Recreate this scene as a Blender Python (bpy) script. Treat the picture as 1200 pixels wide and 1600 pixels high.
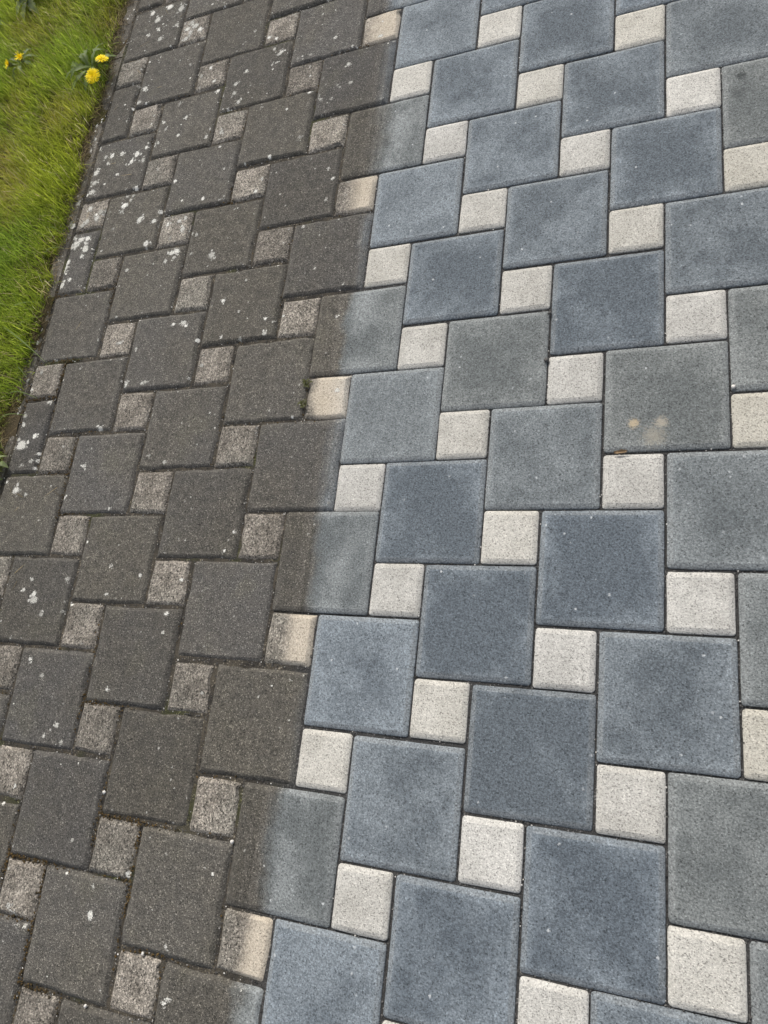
import bpy, math, random
import numpy as np
from mathutils import Matrix, Vector

# ------------------------------------------------------------------ scene, camera, sky, sun, exposure
for o in list(bpy.data.objects):
    bpy.data.objects.remove(o, do_unlink=True)
scene = bpy.context.scene
COL = scene.collection

CAM_C = (0.22408964, -0.19954667, 1.1920572)
CAM_R = ((0.92562188, 0.11221947, -0.361429),
         (-0.00720924, -0.94962358, -0.31330988),
         (-0.37838097, 0.29261211, -0.87818335))
cd = bpy.data.cameras.new('camera')
cam = bpy.data.objects.new('camera', cd)
COL.objects.link(cam)
cd.sensor_fit = 'VERTICAL'
cd.angle = 2 * math.atan(800 / 1139.19166)
cd.clip_start = 0.02
cd.clip_end = 500
r0, r1, r2 = CAM_R
cam.matrix_world = Matrix(((r0[0], -r1[0], -r2[0], CAM_C[0]),
                           (r0[1], -r1[1], -r2[1], CAM_C[1]),
                           (r0[2], -r1[2], -r2[2], CAM_C[2]),
                           (0, 0, 0, 1)))
scene.camera = cam

SUN_AZ = math.radians(-20)      # measured from +Y towards +X: the sun stands beyond the lawn's far end
SUN_EL = math.radians(44)
w = bpy.data.worlds.new('World')
scene.world = w
w.use_nodes = True
nt = w.node_tree
bg = nt.nodes['Background']
sky = nt.nodes.new('ShaderNodeTexSky')
sky.sky_type = 'NISHITA'
sky.sun_disc = False
sky.sun_elevation = SUN_EL
sky.sun_rotation = SUN_AZ
sky.dust_density = 3.5
sky.air_density = 1.0
sky.ozone_density = 0.6
hz = nt.nodes.new('ShaderNodeHueSaturation')      # thin high cloud: the same sky, paler
hz.inputs['Saturation'].default_value = 0.45
nt.links.new(sky.outputs[0], hz.inputs['Color'])
nt.links.new(hz.outputs[0], bg.inputs[0])
bg.inputs[1].default_value = 0.095

sl = bpy.data.lights.new('sun', 'SUN')
sl.energy = 1.5
sl.angle = math.radians(12)
sl.color = (1.0, 0.95, 0.87)
so = bpy.data.objects.new('sun', sl)
COL.objects.link(so)
sdir = Vector((math.sin(SUN_AZ) * math.cos(SUN_EL), math.cos(SUN_AZ) * math.cos(SUN_EL), math.sin(SUN_EL)))
so.rotation_euler = (-sdir).to_track_quat('-Z', 'Y').to_euler()
so.location = (-2, 3, 4)

vs = scene.view_settings
vs.view_transform = 'Standard'
vs.look = 'None'
vs.gamma = 1
vs.use_curve_mapping = False
vs.exposure = 0.80
scene.render.engine = 'CYCLES'

# ------------------------------------------------------------------ measured data (millimetres on the ground)
OFFS = [(1,2,-2,1), (2,2,-1,-1), (1,3,-2,1), (2,3,-1,2), (0,4,-2,-1), (1,4,-2,-2), (0,5,-2,-1), (1,5,-3,-1), (2,5,-1,3), (3,5,-3,3), (2,6,-1,3), (3,6,-1,0), (3,3,-1,0),
(3,4,1,0), (0,6,-1,-3), (0,7,-2,-4), (-3,5,-1,-3), (-2,5,-1,-5), (-3,6,0,-2), (-2,6,-2,-5), (-2,4,0,1), (-1,4,-3,-1), (-1,3,-3,0), (-2,3,-2,1), (-4,3,3,-3), (-3,3,-1,0),
(-3,2,2,0), (-4,2,3,1), (-4,5,-1,-6), (-4,4,1,-5), (-5,5,12,-6), (-2,9,0,1), (-1,9,-1,0), (-1,8,-1,0), (-2,8,1,3), (-4,8,-2,1), (-3,8,-3,0), (-3,10,1,5), (-2,10,-1,0),
(-2,11,1,1), (-3,11,-2,7), (-4,12,0,5), (-3,12,-2,0), (-3,13,0,4), (-4,13,-2,8), (-4,14,-2,2), (-4,15,0,-1), (-2,13,3,1), (-2,14,1,4), (-1,11,2,1), (0,11,0,-1),
(0,12,1,0), (-1,12,3,3), (1,12,1,-2), (1,13,0,0), (2,13,0,-7), (2,12,0,-4), (0,9,0,4), (1,9,-4,0), (1,10,-2,-1), (0,10,1,3), (2,10,-1,0), (3,10,-3,-3), (3,11,0,-5),
(2,11,-1,-1), (1,7,-1,4), (2,7,-3,4), (2,8,-2,0), (1,8,0,2), (3,9,-2,-1), (3,8,-2,2), (2,1,0,-1), (3,1,1,-1), (3,0,-1,-1), (2,0,0,-2), (0,0,0,1), (1,0,-1,-1), (1,-1,0,1),
(0,-1,0,0), (3,-1,0,-1), (1,-2,2,-1), (2,-2,1,-3), (2,-3,1,1), (1,-3,1,0), (2,-4,1,-2), (3,-4,1,-1), (2,-5,2,2), (3,-5,-1,6), (0,-5,3,-2), (1,-5,0,-1), (-1,-4,2,-1),
(-1,-3,2,0), (-3,-5,0,0), (-2,-5,-1,-1), (-2,-4,0,-3), (-3,-4,1,-3), (-2,-6,2,-3), (-4,-6,-3,-1), (-4,-5,-1,-3), (-3,1,1,3), (-2,1,-1,1), (-2,0,-3,5), (-3,0,1,7),
(-2,-1,1,3), (-1,-1,-2,1), (-1,-2,-1,3), (-2,-2,0,3), (-4,-2,4,0), (-3,-2,0,-1), (-4,0,1,2), (-4,-1,-1,3), (-6,-3,-4,0), (-5,-3,2,-3), (-5,-4,0,-1), (-6,-4,0,0),
(-8,-4,-6,4), (-7,-4,-1,-2), (-7,-5,1,-1), (-8,-5,0,4), (-10,-5,2,-8), (-9,-5,-1,-3), (-9,-6,0,2), (-7,-6,-1,-5), (-6,-6,-3,-2), (-7,-7,1,3), (-7,4,0,3), (-7,3,6,0),
(-8,6,3,2), (-7,6,4,0), (-7,5,3,-4), (-8,5,7,-1), (-10,5,-4,-1), (-9,5,2,-4), (-9,4,3,-1), (-10,4,4,1), (-12,4,1,1), (-11,4,3,-3), (-11,3,7,-1), (-12,3,6,0), (-13,6,1,3),
(-12,6,1,3), (-12,5,-4,0), (-7,14,1,9), (-6,14,-3,0), (-6,13,-3,5), (-7,13,3,10), (-8,16,6,2), (-7,16,1,-5), (-7,15,1,2), (-8,15,1,2), (-10,15,5,-3), (-9,15,-2,-2),
(-9,14,-5,-1), (-10,14,3,11), (-10,17,-3,-7), (-10,16,-6,-7), (-11,16,0,4), (-11,17,8,-3), (-12,14,1,4), (-11,14,3,-5), (-11,13,5,2), (-12,13,2,2), (-12,16,0,-5),
(-12,15,-3,4), (-13,11,5,3), (-12,11,0,1), (-12,10,-2,2), (-13,10,4,5)]
LICHEN = [(-1268,376,19), (-1283,456,9), (-1232,400,9), (-1279,431,7), (-1250,324,6), (-1222,334,8), (-1215,491,9), (-1268,576,9), (-1285,528,7), (-1142,575,6),
(-1032,408,10), (-1051,315,8), (-1089,239,8), (-893,406,5), (-1244,259,13), (-1209,248,6), (-978,613,6), (-982,520,8), (-928,520,8), (-936,518,6), (-807,521,5),
(-854,668,11), (-883,668,6), (-753,715,7), (-687,608,7), (-738,617,5), (-891,718,8), (-816,851,13), (-1099,0,13), (-1103,13,9), (-1018,49,9), (-1137,22,6), (-1120,46,6),
(-1067,-31,7), (-1066,-127,7), (-1022,-158,7), (-904,81,5), (-823,64,7), (-901,20,5), (-717,57,5), (-627,119,5), (-612,158,5), (-844,-172,5), (-952,-252,7),
(-979,-276,5), (-930,-283,7), (-770,-565,9), (-576,-657,6), (-583,-664,6), (-776,-519,4), (-964,-584,8), (-947,-595,6), (-925,-595,5), (-915,-610,6), (-606,-234,6),
(-599,-242,4), (-1022,-377,5), (-523,1354,8), (-545,1294,6), (-593,1274,8), (-586,1262,6), (-730,1462,8), (-737,1455,8), (-752,1425,6), (-739,1428,6), (-713,1593,9),
(-781,1529,7), (-620,1292,6), (-623,1154,6), (-532,1043,5), (-516,1010,7), (-526,952,5), (-451,635,5), (-629,652,5), (-625,614,7), (-585,655,5), (-624,793,5),
(-1287,905,12), (-1293,876,12), (-1289,890,10), (-1285,835,12), (-1262,848,9), (-1275,960,17), (-1260,972,14), (-1236,941,14), (-1285,958,14), (-1240,918,9),
(-1237,973,12), (-1305,1015,15), (-1318,1034,10), (-939,877,10), (-925,880,12), (-928,862,8), (-953,855,8), (-1030,921,11), (-1009,918,9), (-1073,1000,11),
(-1068,1007,9), (-1022,988,9), (-1137,1059,12), (-1141,1041,9), (-1113,1111,9), (-1135,1089,9), (-1167,1098,7), (-1197,1453,13), (-1183,1419,10), (-1198,1373,10),
(-1174,1463,8), (-1202,1406,8), (-1206,1361,8), (-1198,1736,14), (-1226,1771,11), (-1163,1774,13), (-1168,1651,11), (-1117,1752,16), (-1118,1688,10), (-1185,1694,8),
(-1217,1680,8), (-1046,1658,13), (-1057,1638,13), (-1027,1640,10), (-1070,1618,10), (-1061,1676,10), (-1072,1655,10), (-1171,1466,10), (-1140,1230,12), (-1113,1202,12),
(-1089,1250,12), (-1196,1243,10), (-1254,1246,10), (-1231,1245,10), (-1287,1283,10), (-1273,1196,13), (-1270,1162,12), (-1270,1130,15), (-1305,1303,8), (-1153,1207,10),
(-1240,1221,7), (-1193,1173,7), (-870,1237,9), (-904,1256,9), (-915,1231,9), (-1035,1377,7), (-1075,1322,7), (-1012,1262,7), (-1113,1245,7), (-1062,1297,7),
(-978,1406,9), (-912,1387,9), (-857,1392,9), (-856,1360,9), (-836,1326,9), (-866,1309,9), (-831,1428,7), (-1000,1320,7), (-1009,1015,9), (-981,1000,9), (-1217,1056,12),
(-1227,1037,12), (-1260,1075,10), (-1259,1033,12), (-1200,1022,9), (-1271,1021,10), (-1289,983,10), (-1314,1101,10), (-1302,1041,12), (-1309,1028,12), (-921,978,8),
(-922,944,10), (-973,969,8), (-939,972,8), (-956,924,6), (-889,925,6), (-1110,653,6), (-1037,637,8), (-1017,591,6), (-1240,607,7), (-1293,585,7), (-870,334,5),
(-948,210,5)]
GRASS_EDGE = [(1870, -1357), (1738, -1353), (1559, -1341), (1397, -1356), (1278, -1339), (1143, -1331), (1037, -1335), (934, -1339), (834, -1343), (755, -1339), (679,
-1340), (548, -1322), (460, -1339), (364, -1335)]

rng = np.random.default_rng(7)
random.seed(7)

# ------------------------------------------------------------------ helpers
def mesh_obj(name, verts, faces, mat, parent=None, smooth=False, loc=None):
    me = bpy.data.meshes.new(name)
    me.from_pydata([tuple(map(float, v)) for v in verts], [], [tuple(int(i) for i in f) for f in faces])
    me.update()
    if smooth:
        me.polygons.foreach_set('use_smooth', [True] * len(me.polygons))
    if mat:
        me.materials.append(mat)
    o = bpy.data.objects.new(name, me)
    COL.objects.link(o)
    if parent:
        o.parent = parent
    if loc is not None:
        o.location = loc
    return o

def fast_mesh(name, verts, tris, mat, parent=None, smooth=False, colors=None):
    me = bpy.data.meshes.new(name)
    nv, nf = len(verts), len(tris)
    me.vertices.add(nv)
    me.vertices.foreach_set('co', np.asarray(verts, np.float32).ravel())
    me.loops.add(nf * 3)
    me.loops.foreach_set('vertex_index', np.asarray(tris, np.int32).ravel())
    me.polygons.add(nf)
    me.polygons.foreach_set('loop_start', np.arange(0, nf * 3, 3, dtype=np.int32))
    me.polygons.foreach_set('use_smooth', np.full(nf, smooth))
    if colors is not None:
        at = me.color_attributes.new('tint', 'FLOAT_COLOR', 'POINT')
        at.data.foreach_set('color', np.c_[colors, np.ones(nv)].astype(np.float32).ravel())
    me.update(calc_edges=True)
    me.validate()
    me.materials.append(mat)
    o = bpy.data.objects.new(name, me)
    COL.objects.link(o)
    if parent:
        o.parent = parent
    return o

def empty(name, loc, rz=0.0):
    o = bpy.data.objects.new(name, None)
    o.empty_display_size = 0.05
    COL.objects.link(o)
    o.location = loc
    o.rotation_euler = (0, 0, rz)
    return o

def tag(o, label, cat, group=None, kind=None):
    o['label'] = label
    o['category'] = cat
    if group:
        o['group'] = group
    if kind:
        o['kind'] = kind
    return o

def hash2(ix, iy, seed):
    h = (ix.astype(np.int64) * 374761393 + iy.astype(np.int64) * 668265263 + seed * 1442695041) & 0xFFFFFFFF
    h = ((h ^ (h >> 13)) * 1274126177) & 0xFFFFFFFF
    return ((h ^ (h >> 16)) & 0xFFFF) / 65535.0

def vnoise(x, y, seed=0):
    x = np.asarray(x, float); y = np.asarray(y, float)
    ix, iy = np.floor(x).astype(np.int64), np.floor(y).astype(np.int64)
    fx, fy = x - ix, y - iy
    fx = fx * fx * (3 - 2 * fx); fy = fy * fy * (3 - 2 * fy)
    a = hash2(ix, iy, seed); b = hash2(ix + 1, iy, seed)
    c = hash2(ix, iy + 1, seed); d = hash2(ix + 1, iy + 1, seed)
    return (a * (1 - fx) + b * fx) * (1 - fy) + (c * (1 - fx) + d * fx) * fy

def fbm(x, y, seed=0, oct=3):
    s, a, t = 0, 1.0, 0
    for k in range(oct):
        s = s + a * vnoise(np.asarray(x) * 2 ** k, np.asarray(y) * 2 ** k, seed + k * 17)
        t += a; a *= .5
    return s / t

# node helper
class NB:
    def __init__(self, name):
        self.m = bpy.data.materials.new(name)
        self.m.use_nodes = True
        self.t = self.m.node_tree
        self.n = self.t.nodes
        self.b = self.n['Principled BSDF']
        self.b.inputs['Specular IOR Level'].default_value = 0.3
        self.b.inputs['Roughness'].default_value = 0.9
        self.pos = None
    def node(self, typ, **kw):
        nd = self.n.new(typ)
        for k, v in kw.items():
            setattr(nd, k, v)
        return nd
    def put(self, sock, v):
        if hasattr(v, 'is_linked') or isinstance(v, bpy.types.NodeSocket):
            self.t.links.new(v, sock)
        else:
            sock.default_value = v
    def P(self):
        if self.pos is None:
            self.pos = self.node('ShaderNodeNewGeometry').outputs['Position']
        return self.pos
    def sep(self, v):
        s = self.node('ShaderNodeSeparateXYZ'); self.put(s.inputs[0], v)
        return s.outputs
    def math(self, op, a, b=0.0, c=0.0, clamp=False):
        m = self.node('ShaderNodeMath', operation=op, use_clamp=clamp)
        self.put(m.inputs[0], a); self.put(m.inputs[1], b); self.put(m.inputs[2], c)
        return m.outputs[0]
    def noise(self, scale, detail=2.0, rough=.5, vec=None, col=False, dist=0.0):
        n = self.node('ShaderNodeTexNoise')
        self.put(n.inputs['Vector'], vec if vec is not None else self.P())
        n.inputs['Scale'].default_value = scale
        n.inputs['Detail'].default_value = detail
        n.inputs['Roughness'].default_value = rough
        n.inputs['Distortion'].default_value = dist
        return n.outputs['Color' if col else 'Fac']
    def voro(self, scale, vec=None, out='Color', feature='F1', rand=1.0):
        n = self.node('ShaderNodeTexVoronoi', feature=feature)
        self.put(n.inputs['Vector'], vec if vec is not None else self.P())
        n.inputs['Scale'].default_value = scale
        n.inputs['Randomness'].default_value = rand
        return n.outputs[out]
    def ramp(self, fac, a, b, lo=0.0, hi=1.0):      # smoothstep from a..b to lo..hi
        n = self.node('ShaderNodeMapRange', interpolation_type='SMOOTHSTEP')
        self.put(n.inputs[0], fac)
        for i, v in zip((1, 2, 3, 4), (a, b, lo, hi)):
            self.put(n.inputs[i], v)
        return n.outputs[0]
    def mix(self, fac, a, b, blend='MIX'):
        n = self.node('ShaderNodeMix', data_type='RGBA', blend_type=blend)
        n.clamp_factor = True
        self.put(n.inputs[0], fac)
        for s, v in ((n.inputs[6], a), (n.inputs[7], b)):
            self.put(s, (*v, 1.0) if isinstance(v, tuple) and len(v) == 3 else v)
        return n.outputs[2]
    def scale(self, colr, f):
        n = self.node('ShaderNodeVectorMath', operation='SCALE')
        self.put(n.inputs[0], colr); self.put(n.inputs['Scale'], f)
        return n.outputs[0]
    def attr(self, name, out='Fac', typ='OBJECT'):
        n = self.node('ShaderNodeAttribute', attribute_type=typ, attribute_name=name)
        return n.outputs[out]
    def bump(self, h, dist, strength=1.0):
        n = self.node('ShaderNodeBump')
        n.inputs['Distance'].default_value = dist
        n.inputs['Strength'].default_value = strength
        self.put(n.inputs['Height'], h)
        self.t.links.new(n.outputs[0], self.b.inputs['Normal'])
    def done(self, colr, rough=None):
        self.put(self.b.inputs['Base Color'], (*colr, 1.0) if isinstance(colr, tuple) and len(colr) == 3 else colr)
        if rough is not None:
            self.put(self.b.inputs['Roughness'], rough)
        return self.m

# ------------------------------------------------------------------ materials
def dirt_mask(k, soft_noise):
    x = k.sep(k.P())[0]
    e = k.attr('dirt_edge')
    s = k.attr('dirt_soft')
    wob = k.math('ADD', k.math('MULTIPLY', k.math('SUBTRACT', k.noise(28, 3, .6), .5), soft_noise), k.math('MULTIPLY', k.math('SUBTRACT', k.noise(9, 2), .5), .05))
    grit = k.math('MULTIPLY', k.math('SUBTRACT', k.noise(420, 1), .5), .014)
    d = k.math('ADD', k.math('ADD', k.math('SUBTRACT', e, x), wob), grit)
    q = k.math('DIVIDE', d, s)
    return k.ramp(q, -1.0, 1.0), d

def make_dark_paver():
    k = NB('charcoal_concrete')
    tone = k.attr('tone'); green = k.attr('green'); half = k.attr('half')
    oc = k.node('ShaderNodeTexCoord').outputs['Object']
    ox, oy, _ = k.sep(oc)
    edge = k.math('SUBTRACT', half, k.math('MAXIMUM', k.math('ABSOLUTE', ox), k.math('ABSOLUTE', oy)))
    n1 = k.noise(10, 3, .55)
    n2 = k.noise(45, 4, .6)
    n3 = k.noise(330, 2, .6)
    cell = k.sep(k.voro(560))[0]
    # washed stone: blue-grey face, darker worn middle, paler rim
    rim = k.ramp(edge, .0075, .020, .34, 0.0)
    core = k.math('MULTIPLY', k.ramp(k.math('ADD', edge, k.math('MULTIPLY', k.math('SUBTRACT', n1, .5), .09)), .02, .075, 0.0, 1.0), k.attr('core'))
    f = k.math('ADD', k.math('ADD', k.ramp(n1, .36, .66, .10, .72), k.ramp(n2, .3, .7, -.15, .15)), k.math('ADD', rim, tone))
    f = k.math('SUBTRACT', f, core)
    blue = k.mix(f, (.095, .113, .131), (.197, .227, .252))
    gry = k.mix(f, (.118, .128, .127), (.196, .208, .203))
    base = k.mix(green, blue, gry)
    g = k.math('ADD', k.ramp(n3, .25, .75, .62, 1.38), k.ramp(cell, .93, .96, 0.0, .45))
    g = k.math('SUBTRACT', g, k.ramp(cell, .06, .12, .38, 0.0))
    clean = k.scale(base, g)
    # pale scuffs
    sc = k.math('MULTIPLY', k.ramp(k.noise(60, 5, .75), .68, .76), k.ramp(k.noise(14, 2), .5, .62))
    clean = k.mix(k.math('MULTIPLY', sc, .5), clean, (.36, .38, .40))
    vd = k.node('ShaderNodeTexVoronoi'); k.put(vd.inputs['Vector'], k.P()); vd.inputs['Scale'].default_value = 95
    fleck = k.math('MULTIPLY', k.ramp(k.sep(vd.outputs['Color'])[0], .965, .99), k.ramp(k.math('ADD', vd.outputs['Distance'], k.math('MULTIPLY', k.noise(260, 3, .8), .9)), .52, .72, 1.0, 0.0))
    clean = k.mix(k.math('MULTIPLY', fleck, .75), clean, (.55, .57, .58))
    arris = k.math('MULTIPLY', k.ramp(edge, .0075, .0105, 1.0, 0.0), k.ramp(k.noise(24, 3, .6), .3, .6, .25, .8))
    clean = k.mix(k.math('MULTIPLY', arris, .5), clean, k.scale((.215, .225, .225), g))
    # rusty specks and one pale drip with places of their own
    x, y, z = k.sep(k.P())
    for (sx, sy, r, colr, am) in ((.149, .353, .0125, (.44, .36, .24), .85), (.193, .353, .0150, (.37, .335, .27), .75),
                                  (.182, .328, .027, (.30, .28, .23), .65), (.333, 1.062, .014, (.03, .035, .035), .8),
                                  (.327, 1.02, .022, (.05, .055, .055), .45)):
        dx = k.math('SUBTRACT', x, sx); dy = k.math('SUBTRACT', y, sy)
        dd = k.math('SQRT', k.math('ADD', k.math('MULTIPLY', dx, dx), k.math('MULTIPLY', dy, dy)))
        dd = k.math('ADD', dd, k.math('MULTIPLY', k.math('SUBTRACT', k.noise(240, 4, .8), .5), r * 2.4))
        clean = k.mix(k.math('MULTIPLY', k.ramp(dd, r * .15, r, 1.0, 0.0), am), clean, colr)
    # grimy stone
    dn = k.ramp(n2, .3, .7)
    ln = k.ramp(k.noise(4.5, 2), .35, .65)
    drt = k.mix(dn, (.064, .062, .057), (.100, .095, .086))
    drt = k.mix(k.math('MULTIPLY', ln, .6), drt, (.080, .080, .080))
    drt = k.mix(k.math('MULTIPLY', k.ramp(k.noise(11, 3, .6), .52, .7), .5), drt, (.100, .098, .082))
    dg = k.math('ADD', k.ramp(n3, .25, .75, .55, 1.5), k.ramp(cell, .90, .95, 0.0, 1.5))
    dg = k.math('SUBTRACT', dg, k.ramp(cell, .08, .13, .45, 0.0))
    drt = k.scale(drt, dg)
    drt = k.mix(k.math('MULTIPLY', green, .55), drt, k.scale(k.mix(dn, (.073, .068, .057), (.106, .099, .080)), dg))
    drt = k.scale(drt, k.math('ADD', 1.0, k.math('MULTIPLY', tone, .8)))
    # dusty rims and pale scuffs
    rimd = k.math('MULTIPLY', k.ramp(edge, .010, .022, 1.0, 0.0), k.ramp(k.noise(30, 4, .7), .45, .65))
    drt = k.mix(k.math('MULTIPLY', rimd, .22), drt, (.17, .165, .15))
    scd = k.math('MULTIPLY', k.ramp(k.noise(55, 5, .75), .64, .74), k.ramp(k.noise(8, 2), .46, .6))
    drt = k.mix(k.math('MULTIPLY', scd, .45), drt, (.24, .235, .22))
    warm = k.node('ShaderNodeVectorMath', operation='MULTIPLY'); k.put(warm.inputs[0], drt); warm.inputs[1].default_value = (.97, .94, .90)
    drt = warm.outputs[0]
    drt = k.mix(k.math('MULTIPLY', fleck, .8), drt, (.50, .49, .45))
    # thin grey lichen film with ragged edges
    lich = k.attr('lichen')
    lm = k.math('MULTIPLY', k.ramp(k.noise(75, 5, .72), .60, .67), k.ramp(k.noise(9, 2), k.math('SUBTRACT', .75, lich), k.math('SUBTRACT', .95, lich)))
    drt = k.mix(k.math('MULTIPLY', lm, .55), drt, (.30, .30, .27))
    m, d = dirt_mask(k, .03)
    # half-rinsed stripes parallel to the washing edge
    stripe = k.math('MULTIPLY', k.ramp(k.noise(1.0, 2, .5, vec=k.scale(x, 55.0)), .45, .55), k.ramp(d, .0, .06, 1.0, 0.0))
    drt = k.mix(k.math('MULTIPLY', stripe, .5), drt, k.scale((.135, .125, .108), dg))
    halo = k.math('MULTIPLY', k.math('MULTIPLY', k.ramp(d, -.095, -.045), k.ramp(d, -.03, -.008, 1.0, 0.0)), k.ramp(n1, .35, .6))
    clean = k.mix(k.math('MULTIPLY', halo, .7), clean, k.scale((.245, .262, .262), g))
    col = k.mix(m, clean, drt)
    h = k.math('ADD', k.math('MULTIPLY', n3, .8), k.math('MULTIPLY', k.voro(560, out='Distance'), k.ramp(m, 0, 1, .5, 1.2)))
    k.bump(h, .0011, .8)
    return k.done(col, .92)

def make_light_paver():
    k = NB('pale_concrete')
    tone = k.attr('tone'); green = k.attr('green'); half = k.attr('half')
    n1 = k.noise(16, 3, .55)
    n3 = k.noise(360, 2, .6)
    cell = k.sep(k.voro(600))[0]
    f = k.math('ADD', k.ramp(n1, .3, .7, 0.1, .9), tone)
    base = k.mix(f, (.39, .38, .352), (.525, .512, .478))
    base = k.mix(k.math('MULTIPLY', green, .8), base, (.40, .37, .29))
    g = k.math('ADD', k.ramp(n3, .25, .75, .78, 1.22), k.ramp(cell, .92, .96, 0.0, .25))
    g = k.math('SUBTRACT', g, k.ramp(cell, .08, .16, .42, 0.0))
    clean = k.scale(base, g)
    cell2 = k.sep(k.voro(380))[1]
    dn = k.ramp(k.noise(22, 3, .6), .3, .7)
    drt = k.mix(dn, (.130, .116, .097), (.235, .212, .180))
    drt = k.mix(k.math('MULTIPLY', k.ramp(k.noise(5, 2), .45, .7), .6), drt, (.165, .158, .135))
    dg = k.math('ADD', k.ramp(n3, .25, .75, .6, 1.4), k.ramp(cell2, .72, .88, 0.0, .95))
    dg = k.math('SUBTRACT', dg, k.ramp(cell2, .12, .24, .55, 0.0))
    drt = k.scale(drt, dg)
    drt = k.scale(drt, k.math('ADD', 1.0, k.math('MULTIPLY', tone, .8)))
    lich = k.attr('lichen')
    lm = k.math('MULTIPLY', k.ramp(k.noise(85, 5, .72), .54, .60), k.ramp(k.noise(9, 2), k.math('SUBTRACT', .75, lich), k.math('SUBTRACT', .95, lich)))
    drt = k.mix(k.math('MULTIPLY', lm, .7), drt, (.46, .44, .38))
    m, d = dirt_mask(k, .03)
    # just past the washing edge the stone keeps a tan cast
    tan = k.ramp(d, -.14, -.03)
    clean = k.mix(k.math('MULTIPLY', tan, .72), clean, k.scale(k.mix(n1, (.40, .335, .245), (.50, .425, .325)), g))
    col = k.mix(m, clean, drt)
    h = k.math('ADD', k.math('MULTIPLY', n3, .7), k.math('MULTIPLY', k.voro(600, out='Distance'), k.ramp(m, 0, 1, .5, 1.5)))
    k.bump(h, .0012, .8)
    return k.done(col, .92)

def make_bed():
    k = NB('joint_sand')
    x = k.sep(k.P())[0]
    m = k.ramp(k.math('ADD', x, k.math('MULTIPLY', k.noise(12, 2), .06)), -.46, -.36)
    n = k.noise(520, 2, .7); c = k.sep(k.voro(420))[0]
    a = k.mix(k.ramp(k.noise(20, 3), .35, .65), (.048, .043, .036), (.098, .085, .064))
    a = k.mix(k.math('MULTIPLY', k.ramp(k.noise(7, 3), .56, .66), .7), a, (.060, .066, .022))
    b = k.mix(n, (.034, .034, .034), (.085, .083, .080))
    col = k.mix(m, a, b)
    col = k.scale(col, k.math('ADD', k.ramp(n, .2, .8, .5, 1.4), k.ramp(c, .93, .96, 0, 2.2)))
    k.bump(k.math('ADD', n, c), .003, 1.0)
    return k.done(col, .95)

def make_kerb():
    k = NB('kerb_concrete')
    n = k.noise(300, 2, .6); c = k.sep(k.voro(300))[0]
    a = k.mix(k.ramp(k.noise(14, 4, .6), .35, .65), (.095, .086, .072), (.165, .150, .126))
    lm = k.ramp(k.noise(60, 5, .7), .66, .70)
    a = k.mix(k.math('MULTIPLY', lm, .7), a, (.38, .37, .32))
    a = k.scale(a, k.math('ADD', k.ramp(n, .2, .8, .6, 1.4), k.ramp(c, .9, .95, 0, .8)))
    k.bump(k.math('ADD', n, c), .002, .8)
    return k.done(a, .95)

def make_soil():
    k = NB('soil')
    n = k.noise(160, 4, .7)
    a = k.mix(n, (.040, .030, .017), (.15, .115, .065))
    a = k.mix(k.ramp(k.noise(9, 3), .45, .62), a, k.mix(n, (.030, .032, .006), (.11, .095, .025)))
    k.bump(k.math('ADD', n, k.noise(500, 2)), .006, 1.0)
    return k.done(a, 1.0)

def make_far_lawn():
    k = NB('far_lawn')
    n = k.noise(60, 4, .7)
    a = k.mix(n, (.025, .04, .008), (.10, .12, .03))
    k.bump(n, .02, 1.0)
    return k.done(a, 1.0)

def leafy(name, colr, vary=.35, trans=.35, attr=None, scale=90, rough=.55):
    k = NB(name)
    if attr:
        c = k.attr(attr, 'Color', 'GEOMETRY')
    else:
        c = k.mix(k.noise(scale, 3), tuple(v * (1 - vary) for v in colr), tuple(v * (1 + vary) for v in colr))
    k.done(c, rough)
    k.b.inputs['Specular IOR Level'].default_value = .15
    tr = k.node('ShaderNodeBsdfTranslucent')
    k.put(tr.inputs[0], c)
    mx = k.node('ShaderNodeMixShader')
    mx.inputs[0].default_value = trans
    out = k.n['Material Output']
    k.t.links.new(k.b.outputs[0], mx.inputs[1])
    k.t.links.new(tr.outputs[0], mx.inputs[2])
    k.t.links.new(mx.outputs[0], out.inputs[0])
    return k.m

def island_mat(name, lo, hi, rough=.95, scale=500):
    k = NB(name)
    r = k.node('ShaderNodeNewGeometry').outputs['Random Per Island']
    c = k.mix(r, lo, hi)
    c = k.scale(c, k.ramp(k.noise(scale, 2), .25, .75, .7, 1.3))
    return k.done(c, rough)

M_DARK = make_dark_paver()
M_LIGHT = make_light_paver()
M_BED = make_bed()
M_KERB = make_kerb()
M_SOIL = make_soil()
M_FAR = make_far_lawn()
M_GRASS = leafy('grass_blades', (0, 0, 0), attr='tint', trans=.5, rough=.5)
M_DLEAF = leafy('dandelion_leaf', (.13, .175, .055), .35, .25)
M_WEED = leafy('grey_green_leaf', (.20, .235, .11), .35, .2)
M_SEED = leafy('seedling_leaf', (.075, .080, .028), .4, .2)
M_PETAL = leafy('yellow_petal', (1.0, .78, .008), .04, .12, rough=.6)
M_STEM = leafy('stem', (.16, .17, .07), .2, .1)
M_STRAW = leafy('dry_leaf', (.24, .165, .095), .3, .2)
def make_lichen():
    k = NB('lichen_crust')
    c = k.mix(k.node('ShaderNodeNewGeometry').outputs['Random Per Island'], (.30, .295, .265), (.64, .63, .58))
    c = k.scale(c, k.ramp(k.noise(420, 2), .25, .75, .7, 1.25))
    s = k.attr('tint', 'Fac', 'GEOMETRY')
    a_ = k.ramp(k.math('ADD', s, k.math('MULTIPLY', k.math('SUBTRACT', k.noise(420, 3, .8), .5), 2.6)), .25, .80)
    k.put(k.b.inputs['Alpha'], a_)
    return k.done(c, .95)
M_LICH = make_lichen()
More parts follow.
